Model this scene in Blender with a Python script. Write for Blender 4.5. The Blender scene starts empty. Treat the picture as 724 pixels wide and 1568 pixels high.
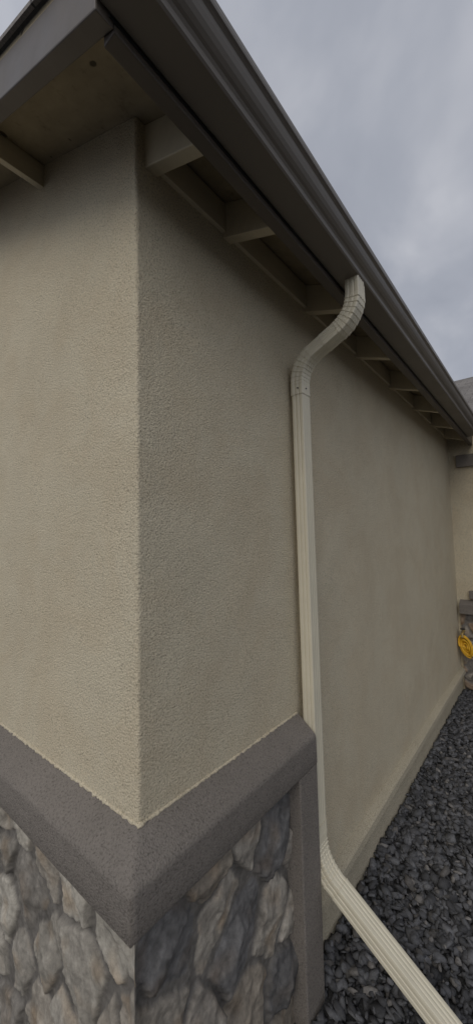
import bpy, math, random
import numpy as np
from mathutils import Matrix, Vector, noise
random.seed(4); rng=np.random.default_rng(7)
SC=bpy.context.scene
COL=SC.collection
SL=0.42
def under(x): return 2.82-SL*x          # underside of roof sheathing, main roof (x>-3)

# ------------------------------------------------------------------ materials
def newmat(name):
    m=bpy.data.materials.new(name); m.use_nodes=True
    nt=m.node_tree; b=nt.nodes['Principled BSDF']
    return m,nt,b
def N(nt,t,**kw):
    n=nt.nodes.new(t)
    for k,v in kw.items():
        if k in n.inputs: n.inputs[k].default_value=v
        else: setattr(n,k,v)
    return n
def ramp(nt,fac,stops):
    r=nt.nodes.new('ShaderNodeValToRGB')
    el=r.color_ramp.elements
    while len(el)<len(stops): el.new(0.5)
    for e,(p,c) in zip(el,stops):
        e.position=p; e.color=(c[0],c[1],c[2],1) if not isinstance(c,(int,float)) else (c,c,c,1)
    nt.links.new(fac,r.inputs[0]); return r
def noise_n(nt,vec,scale,detail=4,rough=.6,dist=0):
    n=nt.nodes.new('ShaderNodeTexNoise'); n.inputs['Scale'].default_value=scale
    n.inputs['Detail'].default_value=detail; n.inputs['Roughness'].default_value=rough
    n.inputs['Distortion'].default_value=dist
    nt.links.new(vec,n.inputs['Vector']); return n
def mul(nt,a,b,fac=1.0,mode='MULTIPLY'):
    m=nt.nodes.new('ShaderNodeMixRGB'); m.blend_type=mode; m.inputs[0].default_value=fac
    for i,v in ((1,a),(2,b)):
        if hasattr(v,'links'): nt.links.new(v,m.inputs[i])
        else: m.inputs[i].default_value=(v[0],v[1],v[2],1)
    return m.outputs[0]
def objvec(nt):
    return nt.nodes.new('ShaderNodeTexCoord').outputs['Object']

def stucco(name,col,grain=1.0,var=.12,rough=.92,mottle=False,gs=190):
    m,nt,b=newmat(name); v=objvec(nt)
    big=noise_n(nt,v,1.7,5,.6); r1=ramp(nt,big.outputs[0],[(.3,1-var),(.7,1+var)])
    mid=noise_n(nt,v,9,4,.6); r2=ramp(nt,mid.outputs[0],[(.3,1-var*.5),(.7,1+var*.5)])
    fine=noise_n(nt,v,gs,3,.7); r3=ramp(nt,fine.outputs[0],[(.35,.56),(.46,.98),(.66,1.16)])
    c=mul(nt,col,r1.outputs[0]); c=mul(nt,c,r2.outputs[0]); c=mul(nt,c,r3.outputs[0],.9)
    if mottle:
        st2=noise_n(nt,v,3.1,7,.72,.6); rr=ramp(nt,st2.outputs[0],[(.42,(1,1,1)),(.60,(.955,.93,.905))])
        c=mul(nt,c,rr.outputs[0],1)
    nt.links.new(c,b.inputs['Base Color']); b.inputs['Roughness'].default_value=rough
    b.inputs['Specular IOR Level'].default_value=.2
    bp1=N(nt,'ShaderNodeBump'); bp1.inputs['Strength'].default_value=.85*grain; bp1.inputs['Distance'].default_value=.0036
    vor=nt.nodes.new('ShaderNodeTexVoronoi'); vor.inputs['Scale'].default_value=gs*1.05
    nt.links.new(v,vor.inputs['Vector'])
    add=nt.nodes.new('ShaderNodeMath'); add.operation='SUBTRACT'
    nt.links.new(fine.outputs[0],add.inputs[0])
    sc=nt.nodes.new('ShaderNodeMath'); sc.operation='MULTIPLY'; sc.inputs[1].default_value=.6
    nt.links.new(vor.outputs['Distance'],sc.inputs[0]); nt.links.new(sc.outputs[0],add.inputs[1])
    nt.links.new(add.outputs[0],bp1.inputs['Height'])
    cs=noise_n(nt,v,60,3,.6)
    bp2=N(nt,'ShaderNodeBump'); bp2.inputs['Strength'].default_value=.16*grain; bp2.inputs['Distance'].default_value=.005
    nt.links.new(cs.outputs[0],bp2.inputs['Height']); nt.links.new(bp2.outputs[0],bp1.inputs['Normal'])
    nt.links.new(bp1.outputs[0],b.inputs['Normal'])
    return m
def paint(name,col,rough=.55,var=.1,bump=.15,scale=(30,3,30),spec=.4,dirt=0):
    m,nt,b=newmat(name); v=objvec(nt)
    mp=N(nt,'ShaderNodeMapping'); mp.inputs['Scale'].default_value=scale; nt.links.new(v,mp.inputs[0])
    n1=noise_n(nt,mp.outputs[0],1.0,5,.6); r=ramp(nt,n1.outputs[0],[(.3,1-var),(.7,1+var)])
    c=mul(nt,col,r.outputs[0])
    n2=noise_n(nt,v,6,4,.6); r2=ramp(nt,n2.outputs[0],[(.3,1-var),(.7,1+var)]); c=mul(nt,c,r2.outputs[0])
    if dirt:
        n3=noise_n(nt,v,14,6,.75); r3=ramp(nt,n3.outputs[0],[(.56,1),(.70,1-dirt)]); c=mul(nt,c,r3.outputs[0])
        n4=noise_n(nt,v,17,1,.3); r4=ramp(nt,n4.outputs[0],[(.235,.25),(.26,1)]); c=mul(nt,c,r4.outputs[0])
    nt.links.new(c,b.inputs['Base Color'])
    rr=ramp(nt,n2.outputs[0],[(.3,rough-.08),(.7,rough+.08)]); nt.links.new(rr.outputs[0],b.inputs['Roughness'])
    b.inputs['Specular IOR Level'].default_value=spec
    bp=N(nt,'ShaderNodeBump'); bp.inputs['Strength'].default_value=bump; bp.inputs['Distance'].default_value=.002
    nt.links.new(n1.outputs[0],bp.inputs['Height']); nt.links.new(bp.outputs[0],b.inputs['Normal'])
    return m
def attr_stone(name,scale=60,rough=.85,bumpd=.004,spec=.3,con=1.0):
    m,nt,b=newmat(name); v=objvec(nt)
    a=nt.nodes.new('ShaderNodeAttribute'); a.attribute_name='Col'
    n1=noise_n(nt,v,scale,6,.7); r1=ramp(nt,n1.outputs[0],[(.3,1-.32*con),(.7,1+.24*con)])
    n2=noise_n(nt,v,scale*.2,4,.6,.8); r2=ramp(nt,n2.outputs[0],[(.32,1-.26*con),(.68,1+.2*con)])
    c=mul(nt,a.outputs['Color'],r1.outputs[0]); c=mul(nt,c,r2.outputs[0])
    nt.links.new(c,b.inputs['Base Color']); b.inputs['Roughness'].default_value=rough
    b.inputs['Specular IOR Level'].default_value=spec
    bp=N(nt,'ShaderNodeBump'); bp.inputs['Strength'].default_value=.8; bp.inputs['Distance'].default_value=bumpd
    nt.links.new(n1.outputs[0],bp.inputs['Height']); nt.links.new(bp.outputs[0],b.inputs['Normal'])
    return m

M_wall=stucco('beige_stucco',(.595,.525,.385),1.0,.04,mottle=True)
M_cap=stucco('taupe_stucco',(.205,.182,.158),.9,.08)
M_found=stucco('foundation_stucco',(.44,.39,.29),.6,.07)
M_trim=paint('cream_trim_paint',(.60,.53,.385),.6,.05,.2)
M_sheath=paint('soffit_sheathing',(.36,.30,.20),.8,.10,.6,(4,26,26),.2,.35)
M_fascia=paint('fascia_brown_paint',(.115,.097,.080),.5,.08,.2,(20,2,20))
M_gutter=paint('gutter_taupe_enamel',(.165,.145,.122),.42,.05,.04,(8,1,8),.4)
M_spout=paint('downspout_cream_enamel',(.66,.605,.465),.42,.045,.05,(10,10,2),.45)
M_stone=attr_stone('field_stone',60,.9,.004,.2,.95)
M_gravel=attr_stone('gravel_slate',120,.8,.002,.3)
M_dark,_,bb=newmat('dark_parts_gap_shade'); bb.inputs['Base Color'].default_value=(.02,.02,.02,1)  # near-black for screws, strap and wheel, also painted shade behind the gutter

# ------------------------------------------------------------------ helpers
def mesh_obj(name,verts,faces,mat,parent=None,smooth=False,bevel=0,sub=None):
    me=bpy.data.meshes.new(name); me.from_pydata([tuple(v) for v in verts],[],faces); me.update()
    o=bpy.data.objects.new(name,me); COL.objects.link(o)
    if mat: me.materials.append(mat)
    if parent: o.parent=parent
    if smooth: me.polygons.foreach_set('use_smooth',[True]*len(me.polygons))
    if bevel:
        bm=o.modifiers.new('bev','BEVEL'); bm.width=bevel; bm.segments=2; bm.limit_method='ANGLE'
    return o
def box(name,x0,x1,y0,y1,z0,z1,mat,parent=None,bevel=0):
    v=[(x,y,z) for z in (z0,z1) for y in (y0,y1) for x in (x0,x1)]
    f=[(0,2,3,1),(4,5,7,6),(0,1,5,4),(2,6,7,3),(0,4,6,2),(1,3,7,5)]
    return mesh_obj(name,v,f,mat,parent,bevel=bevel)
def prism(name,poly,a0,a1,axis,mat,parent=None,bevel=0,smooth=False):
    """poly of 2D points extruded along axis ('y': poly=(x,z); 'x': poly=(y,z))"""
    n=len(poly); v=[]
    for a in (a0,a1):
        for p in poly: v.append((p[0],a,p[1]) if axis=='y' else (a,p[0],p[1]))
    f=[tuple(range(n)),tuple(range(2*n-1,n-1,-1))]
    for i in range(n):
        j=(i+1)%n; f.append((i,i+n,j+n,j))
    o=mesh_obj(name,v,f,mat,parent,bevel=bevel,smooth=smooth)
    import bmesh
    bm=bmesh.new(); bm.from_mesh(o.data); bmesh.ops.recalc_face_normals(bm,faces=bm.faces); bm.to_mesh(o.data); bm.free()
    return o
def grid_faces(nc,nr):
    i=np.arange(nc-1)[:,None]; j=np.arange(nr-1)[None,:]
    a=(i*nr+j).ravel()
    return np.stack([a,a+nr,a+nr+1,a+1],1)
def fast_mesh(name,V,F,mat,parent=None,smooth=False,col=None):
    V=np.asarray(V,dtype=np.float32); F=np.asarray(F,dtype=np.int32); k=F.shape[1]
    me=bpy.data.meshes.new(name); me.vertices.add(len(V)); me.vertices.foreach_set('co',V.ravel())
    me.loops.add(F.size); me.loops.foreach_set('vertex_index',F.ravel())
    me.polygons.add(len(F)); me.polygons.foreach_set('loop_start',np.arange(0,F.size,k,dtype=np.int32))
    me.polygons.foreach_set('loop_total',np.full(len(F),k,dtype=np.int32))
    if smooth: me.polygons.foreach_set('use_smooth',np.ones(len(F),dtype=bool))
    me.update(calc_edges=True); me.validate()
    if col is not None:
        at=me.attributes.new('Col','FLOAT_COLOR','POINT')
        c=np.ones((len(V),4),dtype=np.float32); c[:,:3]=col; at.data.foreach_set('color',c.ravel())
    me.materials.append(mat)
    o=bpy.data.objects.new(name,me); COL.objects.link(o)
    if parent: o.parent=parent
    return o
def empty(name):
    e=bpy.data.objects.new(name,None); COL.objects.link(e); return e

house=empty('stucco_house')
YE=4.15      # far inside corner
# ------------------------------------------------------------------ main walls (continuous round corner)
r=.009
S=np.concatenate([np.linspace(-6,-1.6,60),np.linspace(-1.58,-.12,150),np.linspace(-.11,-r-.001,26),
                  np.linspace(-r,r,7),np.linspace(r+.001,.11,26),np.linspace(.12,1.6,150),np.linspace(1.62,YE,160)])
NR=230
V=[]
for s in S:
    if s<-r: x,y,nx,ny=s,0,0,-1
    elif s>r: x,y,nx,ny=0,s,1,0
    else:
        t=math.radians(-90+90*(s+r)/(2*r)); nx,ny=math.cos(t),math.sin(t); x,y=-r+r*nx,r+r*ny
    top=2.818+SL*min(max(-x,0),6+x)
    for k in range(NR):
        z=-.05+(top+.05)*k/(NR-1)
        d=.0008*noise.noise((x*30,y*30,z*30))+.0020*noise.noise((x*6+9,y*6,z*6))
        if abs(s)<.1: d+=.0012*noise.noise((x*90,y*90,z*70))
        V.append((x+nx*d,y+ny*d,z))
fast_mesh('exterior_walls',V,grid_faces(len(S),NR)[:, ::1],M_wall,house,True)
# rest of the shell
box('back_walls',-6,-5.98,.02,9.5,-.05,2.8,M_wall,house)
# wing wall facing the camera, with window opening x .22-1.18, z 1.05-2.37
W0,W1,WZ0,WZ1=.24,1.20,1.05,2.37
wx=3.6
def wallpiece(n,x0,x1,z0,z1): return box(n,x0,x1,YE,YE+.15,z0,z1,M_wall,house)
wallpiece('wing_wall_a',0,W0,-.05,2.82); wallpiece('wing_wall_b',W1,wx,-.05,2.82)
wallpiece('wing_wall_c',W0,W1,-.05,WZ0); wallpiece('wing_wall_d',W0,W1,WZ1,2.82)
box('wing_side_wall',wx-.15,wx,YE+.15,9.5,-.05,2.82,M_wall,house)
box('window_header',.075,1.32,YE-.045,YE+.01,2.375,2.505,M_cap,house,.004)
box('window_sill',.12,1.32,YE-.045,YE+.01,.965,1.048,M_cap,house,.004)
M_glass,nt,b=newmat('window_glass'); b.inputs['Base Color'].default_value=(.03,.035,.04,1); b.inputs['Roughness'].default_value=.06
box('window_pane',W0,W1,YE+.08,YE+.10,WZ0,WZ1,M_glass,house)
M_vinyl=paint('window_vinyl',(.7,.68,.62),.4,.03,.05)
for n,a in (('l',(W0,W0+.05,WZ0,WZ1)),('r',(W1-.05,W1,WZ0,WZ1)),('b',(W0+.05,W1-.05,WZ0,WZ0+.05)),('t',(W0+.05,W1-.05,WZ1-.05,WZ1)),('m',(.70,.74,WZ0+.05,WZ1-.05))):
    box('window_frame_'+n,a[0],a[1],YE+.05,YE+.079,a[2],a[3],M_vinyl,house,.003)

# ------------------------------------------------------------------ foundation + water table trim on long wall
prof=[(-.01,.240),(.004,.238),(.032,.228),(.042,.220),(.045,.190),(.038,.178),(-.01,.172)]
prism('water_table_trim',prof,.749,YE-.002,'y',M_found,house,smooth=False)
prism('foundation',[(-.01,.1715),(.006,.1715),(.010,-.06),(-.01,-.06)],.749,YE-.002,'y',M_found,house)
prism('wing_foundation',[(YE+.01,.17),(YE-.013,.17),(YE-.016,-.06),(YE+.01,-.06)],.03,wx,'x',M_found,house)

# ------------------------------------------------------------------ stone wainscot, unfolded around the corner
PAL=[(.34,.312,.265),(.27,.248,.212),(.39,.36,.305),(.235,.215,.187),(.31,.278,.232)]
PALR=[(.27,.20,.14),(.28,.252,.215),(.15,.144,.138),(.34,.307,.258),(.26,.225,.18)]
def make_seeds(s0,s1,z0,z1,ds,dz,seed):
    g=np.random.default_rng(seed); L=[]
    s=s0
    while s<s1:
        zoff=g.uniform(-.5,.5)*dz
        z=z0+zoff
        while z<z1+dz*.5:
            L.append((s+g.uniform(-.36,.36)*ds,z+g.uniform(-.2,.2)*dz)); z+=dz*g.uniform(.5,1.4)
        s+=ds*g.uniform(.72,1.15)
    L=np.array(L); n=len(L)
    return dict(p=L,ang=g.uniform(-.8,.8,n),ax=g.uniform(.75,1.1,n),az=g.uniform(.62,1.0,n),
                tilt=g.uniform(-.15,.15,(n,5,2)),off=g.uniform(-.002,.009,(n,5)),h=g.uniform(-.004,.012,n),pick=g.random(n),br=g.uniform(.82,1.12,n))
def stone_field(Sg,Zg,sd,right_from=.04):
    P=np.stack([Sg.ravel(),Zg.ravel()],1); n=len(P)
    wz=np.array([(noise.noise((a*14,b*14,1.3)),noise.noise((a*14,b*14,7.9)),noise.noise((a*60,b*60,3.)),noise.noise((a*22,b*22,5.)),noise.noise((a*130,b*130,2.)),abs(noise.noise((a*26+b*9,b*11,12.)))) for a,b in P])
    Q=P+wz[:,:2]*.018+wz[:,2:3]*.006
    D=np.full((n,len(sd['p'])),9.,dtype=np.float32)
    for i,(c,an,ax,az) in enumerate(zip(sd['p'],sd['ang'],sd['ax'],sd['az'])):
        d=Q-c; ca,sa=math.cos(an),math.sin(an); u=np.abs((d[:,0]*ca+d[:,1]*sa)/ax); v=np.abs((-d[:,0]*sa+d[:,1]*ca)/az*.8)
        D[:,i]=(u**2.4+v**2.4)**(1/2.4)
    idx=np.argpartition(D,1,axis=1)[:,:2]; d0=D[np.arange(n),idx[:,0]]; d1=D[np.arange(n),idx[:,1]]
    sw=d0>d1; near=np.where(sw,idx[:,1],idx[:,0]); e=np.abs(d1-d0)
    m=np.clip((e-.015)/.012,0,1); m=m*m*(3-2*m)
    rr=np.clip((e-.015)/.035,0,1)**.5
    d=P-sd['p'][near]
    pl=np.min(d[:,None,0]*sd['tilt'][near][:,:,0]*2.2+d[:,None,1]*sd['tilt'][near][:,:,1]*2.2+sd['off'][near],axis=1)
    h=.019+wz[:,3]*.002+m*(.019+sd['h'][near]+rr*.004+np.clip(pl,-.015,.008)+wz[:,3]*.003+wz[:,2]*.0024+wz[:,4]*.0012-wz[:,5]*.009)
    h=np.minimum(h,.066)
    PA=np.array(PAL); PB=np.array(PALR)
    ci=(sd['pick'][near]*4.999).astype(int)
    rt=sd['p'][near][:,0]>right_from
    c=np.where(rt[:,None],PB[ci],PA[ci])*sd['br'][near][:,None]
    c*= (1+.30*wz[:,3:4]+.2*wz[:,2:3])
    rust=np.clip(wz[:,1:2]*1.8-.1,0,1)*.8; c=c*(1-rust*np.array([.04,.18,.32]))
    mort=np.array([.165,.152,.135])*(1+.2*wz[:,2:3])
    col=mort*(1-m[:,None])+c*m[:,None]
    return h,col
c0=.05
Ss=np.concatenate([np.arange(-6,-1.3,.03),np.arange(-1.3,.70,.005)]); Zs=np.arange(-.05,.803,.005)
Sg,Zg=np.meshgrid(Ss,Zs,indexing='ij')
sd=make_seeds(-6.1,.8,-.05,.86,.185,.235,31)
h,col=stone_field(Sg,Zg,sd)
sv=Sg.ravel(); zv=Zg.ravel()
w=np.clip(1-np.abs(sv)/.035,0,1); hc=h*(1-w)+(.047+.3*(h-.045))*w
X=np.where(sv<0,sv+c0,hc); Y=np.where(sv<0,-hc,sv-c0)
k=np.clip(1-np.abs(sv)/.02,0,1)
X=X*(1-k)+k*hc; Y=Y*(1-k)-k*hc
fast_mesh('stone_wainscot',np.stack([X,Y,zv],1),grid_faces(len(Ss),len(Zs)),M_stone,house,False,col)
# wing wainscot
S2=np.arange(.028,.9,.009); Z2=np.arange(-.05,.803,.009); Sg2,Zg2=np.meshgrid(S2,Z2,indexing='ij')
sd2=make_seeds(-.1,1.0,-.05,.86,.17,.15,5); h2,col2=stone_field(Sg2,Zg2,sd2,-9)
fast_mesh('wing_stone_wainscot',np.stack([Sg2.ravel(),YE-h2,Zg2.ravel()],1),grid_faces(len(S2),len(Z2)),M_stone,house,False,col2)
prism('wing_wainscot_cap',[(YE+.01,.955),(YE-.075,.912),(YE-.08,.905),(YE-.08,.81),(YE+.01,.81)],.028,wx,'x',M_cap,house)

# cap: profile swept with mitre around corner, slightly uneven
cp=[(-.006,.968),(.0,.966),(.035,.941),(.070,.914),(.078,.907),(.0815,.900),(.082,.892),(.082,.85),(.082,.806),(.080,.802),(.06,.801),(-.006,.801)]
pathS=np.concatenate([np.linspace(-6,-1.3,40),np.arange(-1.29,-.001,.012),[0.0],np.arange(.012,.747,.012),[.747]])
V=[]
for s in pathS:
    for (p,z) in cp:
        if s<0: x,y=s,-p
        elif s==0: x,y=p,-p
        else: x,y=p,s
        dn=.0014*noise.noise((s*25,p*40,z*25))+.0022*noise.noise((s*7,p*9,z*7+4))
        if s<=0: y-=dn
        if s>=0: x+=dn
        V.append((x,y,z+dn*.6))
V=np.array(V).reshape(len(pathS),len(cp),3)
i0=int(np.where(pathS==0)[0][0])
for kk,(p,z) in enumerate(cp):
    for ii in range(len(pathS)):
        if ii!=i0 and -.12<pathS[ii]<0: V[ii,kk,0]=pathS[ii]+ p*(1+pathS[ii]/.12)
        if ii!=i0 and 0<pathS[ii]<.12: V[ii,kk,1]=pathS[ii]- p*(1-pathS[ii]/.12)
fast_mesh('wainscot_cap',V.reshape(-1,3),grid_faces(len(pathS),len(cp)),M_cap,house,False)
mesh_obj('wainscot_cap_end',[V[-1,k] for k in range(len(cp))],[tuple(range(len(cp)))],M_cap,house)
# vertical stop frame at the end of the stone
prism('wainscot_end_frame',[(-.006,.62),(.078,.62),(.0815,.625),(.082,.63),(.082,.741),(.0805,.746),(.078,.747),(-.006,.747)],0,1,'y',M_cap,house)
fr=bpy.data.objects['wainscot_end_frame']
for v in fr.data.vertices:
    x,yy,zz=v.co; v.co=(x,zz,-.05+yy*.8515)
import bmesh
bm=bmesh.new(); bm.from_mesh(fr.data); bmesh.ops.recalc_face_normals(bm,faces=bm.faces); bm.to_mesh(fr.data); bm.free()
# ragged stucco bead where wall meets the cap
Vb=[];ps=np.concatenate([np.arange(-1.5,-.004,.006),[0],np.arange(.006,.746,.006)])
for s in ps:
    rad=.0042+.0035*noise.noise((s*60,0,0))+.0025*noise.noise((s*170,3,0))
    for a in range(7):
        t=math.pi*(a/6)-math.pi*.1
        p=-.001+rad*1.35*math.sin(t); z=.966-rad*.3+rad*math.cos(t)*1.1
        p=max(p,-.004)
        x,y=(s,-p) if s<0 else ((p,-p) if s==0 else (p,s))
        Vb.append((x,y,z))
fast_mesh('stucco_bead',Vb,grid_faces(len(ps),7),M_wall,house,True)

# ------------------------------------------------------------------ eave: rafters, blocking, sheathing, fascia, rake
raf=[.03,.36,.93,1.52,2.13,2.74,3.35,3.93]
for i,y in enumerate(raf):
    nm='rafter_tail_%d'%(i+1)
    prism(nm,[(-.04,2.822-.118),(.199,2.719-.098),(.199,under(.199)-.0005),(-.04,under(-.04)-.0005)],y,y+.04,'y',M_trim,house,.003)
    y2=raf[i+1]-.001 if i+1<len(raf) else YE-.001
    box('eave_blocking_%d'%(i+1),-.01,.014,y+.041,y2,2.705,2.808,M_trim,house,.002)
def slab(nm,x0,x1,y0,y1,off,th,mat):
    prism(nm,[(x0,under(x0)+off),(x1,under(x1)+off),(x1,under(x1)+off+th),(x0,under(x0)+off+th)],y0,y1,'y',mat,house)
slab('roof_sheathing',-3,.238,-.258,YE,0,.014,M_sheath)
M_shingle,nt,b=newmat('asphalt_shingle'); v=objvec(nt)
br=N(nt,'ShaderNodeTexBrick'); br.inputs['Scale'].default_value=3.2; br.inputs['Mortar Size'].default_value=.012
br.inputs['Color1'].default_value=(.15,.135,.12,1); br.inputs['Color2'].default_value=(.23,.21,.19,1); br.inputs['Mortar'].default_value=(.05,.047,.045,1)
br.inputs['Brick Width'].default_value=.7; br.inputs['Row Height'].default_value=.42
nt.links.new(v,br.inputs['Vector']); nn=noise_n(nt,v,150,3,.7); rn=ramp(nt,nn.outputs[0],[(.3,.6),(.7,1.3)])
nt.links.new(mul(nt,br.outputs['Color'],rn.outputs[0]),b.inputs['Base Color']); b.inputs['Roughness'].default_value=.95
slab('roof_shingles',-3,.252,-.275,YE,.0145,.012,M_shingle)
prism('roof_far_slope',[(-3,under(-3)),(-6.25,under(-3)-SL*3.25),(-6.25,under(-3)-SL*3.25+.026),(-3,under(-3)+.0265)],-.275,YE,'y',M_shingle,house)
box('fascia_board',.2,.236,-.2215,YE,2.603,2.7195,M_fascia,house,.003)
prism('rake_board',[(.236,under(.236)-.115),(.236,under(.236)-.001),(-3,under(-3)-.001),(-3,under(-3)-.115)],-.26,-.222,'y',M_fascia,house,.003)
prism('rake_board_far',[(-6.25,under(-3)-SL*3.25-.115),(-6.25,under(-3)-SL*3.25-.001),(-3.001,under(-3)-.001),(-3.001,under(-3)-.115)],-.26,-.222,'y',M_fascia,house,.003)
for i,x in enumerate([-.60,-1.21,-1.82,-2.43]):
    prism('outrigger_%d'%(i+1),[(x,under(x)-.09),(x+.04,under(x+.04)-.09),(x+.04,under(x+.04)-.001),(x,under(x)-.001)],-.2215,.02,'y',M_trim,house,.003)
def ur(y): return 2.72+.5*(y-3.85)
prism('wing_roof_eave',[(3.85,ur(3.85)),(4.2,ur(4.2)),(4.2,ur(4.2)+.03),(3.85,ur(3.85)+.03)],.37,3.95,'x',M_shingle,house)
prism('wing_roof',[(4.2005,ur(4.2)),(7.3,ur(7.3)),(7.3,ur(7.3)+.03),(4.2005,ur(4.2)+.03)],-3,3.95,'x',M_shingle,house)
prism('wing_roof_back',[(7.3005,ur(7.3)),(10.4,ur(4.2)),(10.4,ur(4.2)+.03),(7.3005,ur(7.3)+.03)],-6,3.95,'x',M_shingle,house)
box('wing_fascia',.372,3.95,3.815,3.849,2.60,2.73,M_fascia,house,.003)

# ------------------------------------------------------------------ rain gutter (K-style)
gp=[(.239,2.708),(.239,2.628),(.242,2.625),(.318,2.625),(.322,2.629),(.3235,2.642),(.328,2.648),(.334,2.652),(.341,2.659),(.347,2.668),(.351,2.678),(.3535,2.688),(.358,2.692),(.3625,2.695),(.3635,2.701),(.3635,2.713),(.3615,2.716),(.356,2.716),(.3545,2.712),(.3545,2.704)]
GY0,GY1=-.262,3.81
ys=[GY0,GY1]
V=[];
for (x,z) in gp:
    for y in ys: V.append((x,y,z))
F=[(2*i,2*i+1,2*i+3,2*i+2) for i in range(len(gp)-1)]
gut=mesh_obj('rain_gutter',V,F,M_gutter)
sm=gut.modifiers.new('sol','SOLIDIFY'); sm.thickness=.0012; sm.offset=0
for nm,y in (('gutter_end_cap',GY0),('gutter_end_cap_far',GY1)):
    o=prism(nm,gp[:17],y-.0025,y-.0008 if y<0 else y-.0012,'y',M_gutter); o.parent=gut
o=box('gutter_gap_shade',.2362,.2384,GY0+.03,GY1-.01,2.619,2.70,M_dark); o.parent=gut  # added dark strip, stands in for shade between fascia and gutter

# ------------------------------------------------------------------ downspout
YC=.786
def ring_profile(w,d,fl=.0022):
    pts=[]
    def side(p0,p1,n,ng,nrm):
        for i in range(n):
            t=i/n
            g=0
            if .1<t<.9 and ng:
                g=max(0,math.cos((t-.1)/.8*2*math.pi*ng+math.pi))**.8
            pts.append((p0[0]+(p1[0]-p0[0])*t-nrm[0]*fl*g, p0[1]+(p1[1]-p0[1])*t-nrm[1]*fl*g))
    a,b=w/2,d/2
    cc=.004
    side((-a+cc,-b),(a-cc,-b),24,3,(0,-1)); pts.append((a-cc*.3,-b+cc*.3))
    side((a,-b+cc),(a,b-cc),20,2,(1,0)); pts.append((a-cc*.3,b-cc*.3))
    side((a-cc,b),(-a+cc,b),24,3,(0,1)); pts.append((-a+cc*.3,b-cc*.3))
    side((-a,b-cc),(-a,-b+cc),20,2,(-1,0)); pts.append((-a+cc*.3,-b+cc*.3))
    return pts
def sweep(nm,path,parent,w=.064,d=.052,fl=.0022):
    """path: list of (x,z,tx,tz,scale)"""
    pr=ring_profile(w,d,fl); n=len(pr); V=[];F=[]
    for (x,z,tx,tz,sc) in path:
        nx,nz=tz,-tx
        for (a,b) in pr: V.append((x+nx*b*sc,YC+a*sc,z+nz*b*sc))
    for i in range(len(path)-1):
        for j in range(n):
            k=(j+1)%n; F.append((i*n+j,i*n+k,(i+1)*n+k,(i+1)*n+j))
    o=mesh_obj(nm,V,F,M_spout,parent)
    s=o.modifiers.new('sol','SOLIDIFY'); s.thickness=.001; s.offset=-1
    bm=bmesh.new(); bm.from_mesh(o.data); bmesh.ops.recalc_face_normals(bm,faces=bm.faces); bm.to_mesh(o.data); bm.free()
    return o
def arc(P0,C,P1,R,npl,sc,amp=.06):
    a=Vector((C[0]-P0[0],C[1]-P0[1])).normalized(); b=Vector((P1[0]-C[0],P1[1]-C[1])).normalized()
    ang=a.angle(b); T=R*math.tan(ang/2); s=Vector(C)-a*T; side=1 if (a.x*b.y-a.y*b.x)>0 else -1
    nrm=Vector((-a.y,a.x))*side; cen=s+nrm*R; out=[]
    per=6; n=npl*per
    for i in range(n+1):
        th=ang*i/n; d=(-nrm)*math.cos(th)+a*math.sin(th); p=cen+d*R; t=a*math.cos(th)+nrm*math.sin(th)
        u=(i%per)/(per-1)
        pl=(1-u)*amp*(.8+.4*random.random()) if 0<i<n else 0
        out.append((p.x,p.y,t.x,t.y,sc*(1.0-amp*.5+pl)))
    return out,s
ds=empty('downspout')
A=(.050,.415)            # lower bend corner
B=(.044,2.372)           # upper bend corner at wall
C=(.292,2.487)           # upper bend corner under the gutter
ext_dir=Vector((math.cos(math.radians(33)),-math.sin(math.radians(33))))
E=(A[0]+ext_dir.x*.66,A[1]+ext_dir.y*.66)
D=(.292,2.628)
up=Vector((B[0]-A[0],B[1]-A[1])).normalized()
sweep('pipe',[(A[0]+up.x*.10,A[1]+up.y*.10,up.x,up.y,.985),(B[0]-up.x*.08,B[1]-up.y*.08,up.x,up.y,.985)],ds)
dBC=Vector((C[0]-B[0],C[1]-B[1])).normalized(); 
a1,s1=arc(A,B,C,.125,7,1.08); a2,s2=arc(B,C,D,.125,8,1.08)
e1=[(B[0],B[1]-.135,0,1,1.09),(B[0],B[1]-.128,0,1,1.06),(B[0],B[1]-.095,0,1,1.06),(B[0],B[1]-.09,0,1,1.09)]+a1
mid=Vector(B).lerp(Vector(C),.52)
e1+= [(mid.x+dBC.x*.012,mid.y+dBC.y*.012,dBC.x,dBC.y,1.0)]
sweep('elbow_wall',e1,ds)
e2=[(mid.x-dBC.x*.014,mid.y-dBC.y*.014,dBC.x,dBC.y,1.08),(mid.x-dBC.x*.004,mid.y-dBC.y*.004,dBC.x,dBC.y,1.06)]+a2+[(D[0],D[1]-.022,0,1,1.04),(D[0],D[1]-.02,0,1,1.0),(D[0],D[1],0,1,.98)]
sweep('elbow_gutter',e2,ds)
top=(A[0]+up.x*.15,A[1]+up.y*.15)
a3,s3=arc(top,A,E,.15,8,1.06,.08)
e3=[(top[0],top[1],-up.x,-up.y,1.09),(top[0],top[1]-.008,-up.x,-up.y,1.05),(top[0],top[1]-.035,-up.x,-up.y,1.05),(top[0],top[1]-.04,-up.x,-up.y,1.08)]+a3
sj=(A[0]+ext_dir.x*.12,A[1]+ext_dir.y*.12)
e3+=[(sj[0],sj[1],ext_dir.x,ext_dir.y,1.03)]
sweep('elbow_ground',e3,ds)
sweep('extension',[(sj[0]-ext_dir.x*.02,sj[1]-ext_dir.y*.02,ext_dir.x,ext_dir.y,1.10),(sj[0]-ext_dir.x*.012,sj[1]-ext_dir.y*.012,ext_dir.x,ext_dir.y,1.06),(E[0],E[1],ext_dir.x,ext_dir.y,1.06)],ds)
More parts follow.
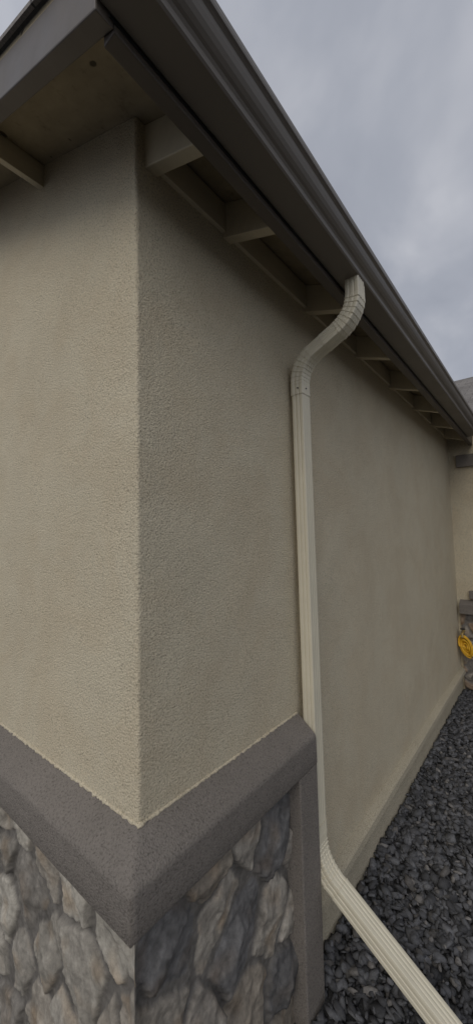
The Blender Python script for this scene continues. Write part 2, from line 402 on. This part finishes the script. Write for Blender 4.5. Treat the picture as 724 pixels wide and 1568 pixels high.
def screw(nm,loc,nrm):
    bm=bmesh.new(); bmesh.ops.create_cone(bm,cap_ends=True,segments=6,radius1=.0035,radius2=.0028,depth=.005)
    me=bpy.data.meshes.new(nm); bm.to_mesh(me); bm.free(); o=bpy.data.objects.new(nm,me); COL.objects.link(o); o.parent=ds
    o.rotation_mode='QUATERNION'; o.rotation_quaternion=Vector(nrm).to_track_quat('Z','Y'); o.location=loc; me.materials.append(M_dark)
screw('screw_1',(B[0]+.0285,YC-.005,B[1]-.11),(1,0,0))
screw('screw_2',(B[0]+.006,YC-.0345,B[1]-.11),(0,-1,0))

# ------------------------------------------------------------------ yellow hose coil on spigot
hose=empty('garden_hose')
M_y=paint('yellow_rubber',(.80,.46,.03),.45,.08,.05,(20,20,20),.4)
M_brass=paint('brass',(.35,.24,.08),.4,.05,.05)
cu=bpy.data.curves.new('hose_coil','CURVE'); cu.dimensions='3D'; cu.bevel_depth=.0065; cu.bevel_resolution=3
sp=cu.splines.new('POLY'); T=14; n=T*28; sp.points.add(n)
for i in range(n+1):
    t=2*math.pi*i/28; k=i/n; rx=.008+.050*((i/28*0.37)%1); rz=rx*1.95
    x=.078+rx*math.cos(t); z=.49+rz*math.sin(t); y=YE-.10-.06*k+.006*math.sin(3*t)
    x+=(z-.49)*-.25
    sp.points[i].co=(x,y,z,1)
o=bpy.data.objects.new('hose_coil',cu); COL.objects.link(o); cu.materials.append(M_y); o.parent=hose
o=box('coil_strap',.048,.062,YE-.175,YE-.08,.58,.615,M_dark); o.parent=hose
sg=empty('hose_spigot')
def cyl(nm,p,q,rad,mat,par):
    p,q=Vector(p),Vector(q); bm=bmesh.new(); bmesh.ops.create_cone(bm,cap_ends=True,segments=20,radius1=rad,radius2=rad,depth=(q-p).length)
    me=bpy.data.meshes.new(nm); bm.to_mesh(me); bm.free(); o=bpy.data.objects.new(nm,me); COL.objects.link(o); me.materials.append(mat)
    o.rotation_mode='QUATERNION'; o.rotation_quaternion=(q-p).to_track_quat('Z','Y'); o.location=(p+q)/2; o.parent=par; return o
cyl('stem',(.055,YE-.02,.625),(.055,YE-.17,.62),.011,M_brass,sg); cyl('nozzle',(.055,YE-.16,.625),(.055,YE-.18,.585),.012,M_brass,sg)
cyl('handle',(.055,YE-.12,.625),(.055,YE-.12,.66),.005,M_brass,sg); cyl('wheel',(.055,YE-.12,.657),(.055,YE-.12,.665),.024,M_dark,sg)

# ------------------------------------------------------------------ ground and gravel
M_ground,nt,b=newmat('ground_soil'); v=objvec(nt)
g1=noise_n(nt,v,40,6,.7); rg=ramp(nt,g1.outputs[0],[(.3,(.03,.03,.031)),(.7,(.07,.068,.066))])
nt.links.new(rg.outputs[0],b.inputs['Base Color']); b.inputs['Roughness'].default_value=.95
bp=N(nt,'ShaderNodeBump'); bp.inputs['Distance'].default_value=.02; nt.links.new(g1.outputs[0],bp.inputs['Height']); nt.links.new(bp.outputs[0],b.inputs['Normal'])
mesh_obj('ground',[(-150,-150,-.012),(150,-150,-.012),(150,150,-.012),(-150,150,-.012)],[(0,1,2,3)],M_ground)
bm=bmesh.new(); bmesh.ops.create_icosphere(bm,subdivisions=1,radius=1); bm.verts.ensure_lookup_table()
BV=np.array([v.co[:] for v in bm.verts]); BF=np.array([[q.index for q in f.verts] for f in bm.faces]); bm.free()
def scatter(n,x0,x1,y0,y1):
    return np.stack([rng.uniform(x0,x1,n),rng.uniform(y0,y1,n)],1)
P=np.concatenate([scatter(17000,.0,1.25,.75,YE-.03),scatter(7000,.09,1.6,-1.2,.75),scatter(5000,-1.6,.09,-1.3,-.09),scatter(4000,1.25,2.4,.75,YE-.03)])
n=len(P); big=np.where(rng.random(n)<.36,rng.uniform(.018,.033,n),rng.uniform(.008,.018,n))
# flat, angular chips: squared-off directions (power toward a box) + strong jitter
BX=np.sign(BV)*np.abs(BV)**.6; BX/=np.abs(BX).max()
Vn=BX[None]*(1+rng.uniform(-.42,.30,(n,len(BV),1)))*(np.stack([np.ones(n),rng.uniform(.4,.95,n),rng.uniform(.2,.55,n)],1)[:,None,:])*big[:,None,None]
Vn[...,0]+=Vn[...,1]*rng.uniform(-.6,.6,(n,1))
th=rng.uniform(0,6.28,n); tl=rng.uniform(-.7,.7,(n,2)); 
cz,sz=np.cos(th)[:,None],np.sin(th)[:,None]
x,y,z=Vn[...,0],Vn[...,1],Vn[...,2]; x,y=x*cz-y*sz,x*sz+y*cz
ca,sa=np.cos(tl[:,:1]),np.sin(tl[:,:1]); y,z=y*ca-z*sa,y*sa+z*ca
ca,sa=np.cos(tl[:,1:]),np.sin(tl[:,1:]); x,z=x*ca+z*sa,-x*sa+z*ca
zc=rng.uniform(-.014,.016,n)+.002
px=np.where((P[:,1]>.75),np.maximum(P[:,0],.012+big*.7),P[:,0])
Vn=np.stack([x+px[:,None],y+P[:,1][:,None],z+zc[:,None]],-1)
Fn=(BF[None]+np.arange(n)[:,None,None]*len(BV)).reshape(-1,3)
base=rng.uniform(.05,.145,n)[:,None]*np.array([[.99,.99,1.03]]); w=rng.random(n)<.10; base[w]*=np.array([1.6,1.5,1.35])
colg=np.repeat(base,len(BV),axis=0)
fast_mesh('gravel',Vn.reshape(-1,3),Fn,M_gravel,None,False,colg)

# ------------------------------------------------------------------ world + sun
sun_dir=Vector((.16,-.80,.60)).normalized()
el=math.asin(sun_dir.z); az=math.atan2(sun_dir.x,sun_dir.y)
wd=bpy.data.worlds.new('World'); SC.world=wd; wd.use_nodes=True; nt=wd.node_tree; nt.nodes.clear()
out=nt.nodes.new('ShaderNodeOutputWorld'); tc=nt.nodes.new('ShaderNodeTexCoord')
sky=nt.nodes.new('ShaderNodeTexSky'); sky.sky_type='NISHITA'; sky.sun_disc=False; sky.sun_elevation=el; sky.sun_rotation=az
bg1=nt.nodes.new('ShaderNodeBackground'); bg1.inputs[1].default_value=.08; nt.links.new(sky.outputs[0],bg1.inputs[0])
sep=nt.nodes.new('ShaderNodeSeparateXYZ'); nt.links.new(tc.outputs['Generated'],sep.inputs[0])
def M(op,a,b=None):
    m=nt.nodes.new('ShaderNodeMath'); m.operation=op
    for i,v in enumerate((a,b)):
        if v is None: continue
        if hasattr(v,'links'): nt.links.new(v,m.inputs[i])
        else: m.inputs[i].default_value=v
    return m.outputs[0]
zz=M('ADD',M('MAXIMUM',sep.outputs[2],0.0),.45)
cv=nt.nodes.new('ShaderNodeCombineXYZ'); nt.links.new(M('DIVIDE',sep.outputs[0],zz),cv.inputs[0]); nt.links.new(M('DIVIDE',sep.outputs[1],zz),cv.inputs[1])
cn=noise_n(nt,cv.outputs[0],2.6,5,.5,.3)
cr=ramp(nt,cn.outputs[0],[(.34,(.325,.345,.40)),(.47,(.38,.40,.455)),(.56,(.46,.475,.525)),(.68,(.60,.61,.65))])
dot=nt.nodes.new('ShaderNodeVectorMath'); dot.operation='DOT_PRODUCT'; nt.links.new(tc.outputs['Generated'],dot.inputs[0]); dot.inputs[1].default_value=sun_dir
gl=M('MULTIPLY',M('POWER',M('MAXIMUM',dot.outputs['Value'],0.0),1.5),.7)
bg2=nt.nodes.new('ShaderNodeBackground'); nt.links.new(cr.outputs[0],bg2.inputs[0]); nt.links.new(M('ADD',gl,1.0),bg2.inputs[1])
mx=nt.nodes.new('ShaderNodeMixShader'); mx.inputs[0].default_value=.94
nt.links.new(bg1.outputs[0],mx.inputs[1]); nt.links.new(bg2.outputs[0],mx.inputs[2]); nt.links.new(mx.outputs[0],out.inputs[0])
sl=bpy.data.lights.new('sun','SUN'); sl.energy=.85; sl.angle=math.radians(35); sl.color=(1,.94,.84)
so=bpy.data.objects.new('sun',sl); COL.objects.link(so); so.rotation_mode='QUATERNION'; so.rotation_quaternion=sun_dir.to_track_quat('Z','Y')

# ------------------------------------------------------------------ camera
right=Vector((.7746,.6321,-.0217)).normalized(); upv=Vector((.0616,-.0412,.9972)); fw=Vector((-.6295,.7738,.0708)).normalized()
upv=(upv-fw*upv.dot(fw)).normalized(); right=fw.cross(upv).normalized()
cam=bpy.data.cameras.new('camera'); co=bpy.data.objects.new('camera',cam); COL.objects.link(co)
m=Matrix((right,upv,-fw)).transposed().to_4x4(); m.translation=Vector((.8065,-.5914,1.65)); co.matrix_world=m
cam.sensor_fit='VERTICAL'; cam.sensor_height=36; cam.lens=36*582.7/1568; cam.clip_start=.02; cam.clip_end=1000
SC.camera=co
SC.view_settings.view_transform='Standard'; SC.view_settings.look='None'; SC.view_settings.exposure=0
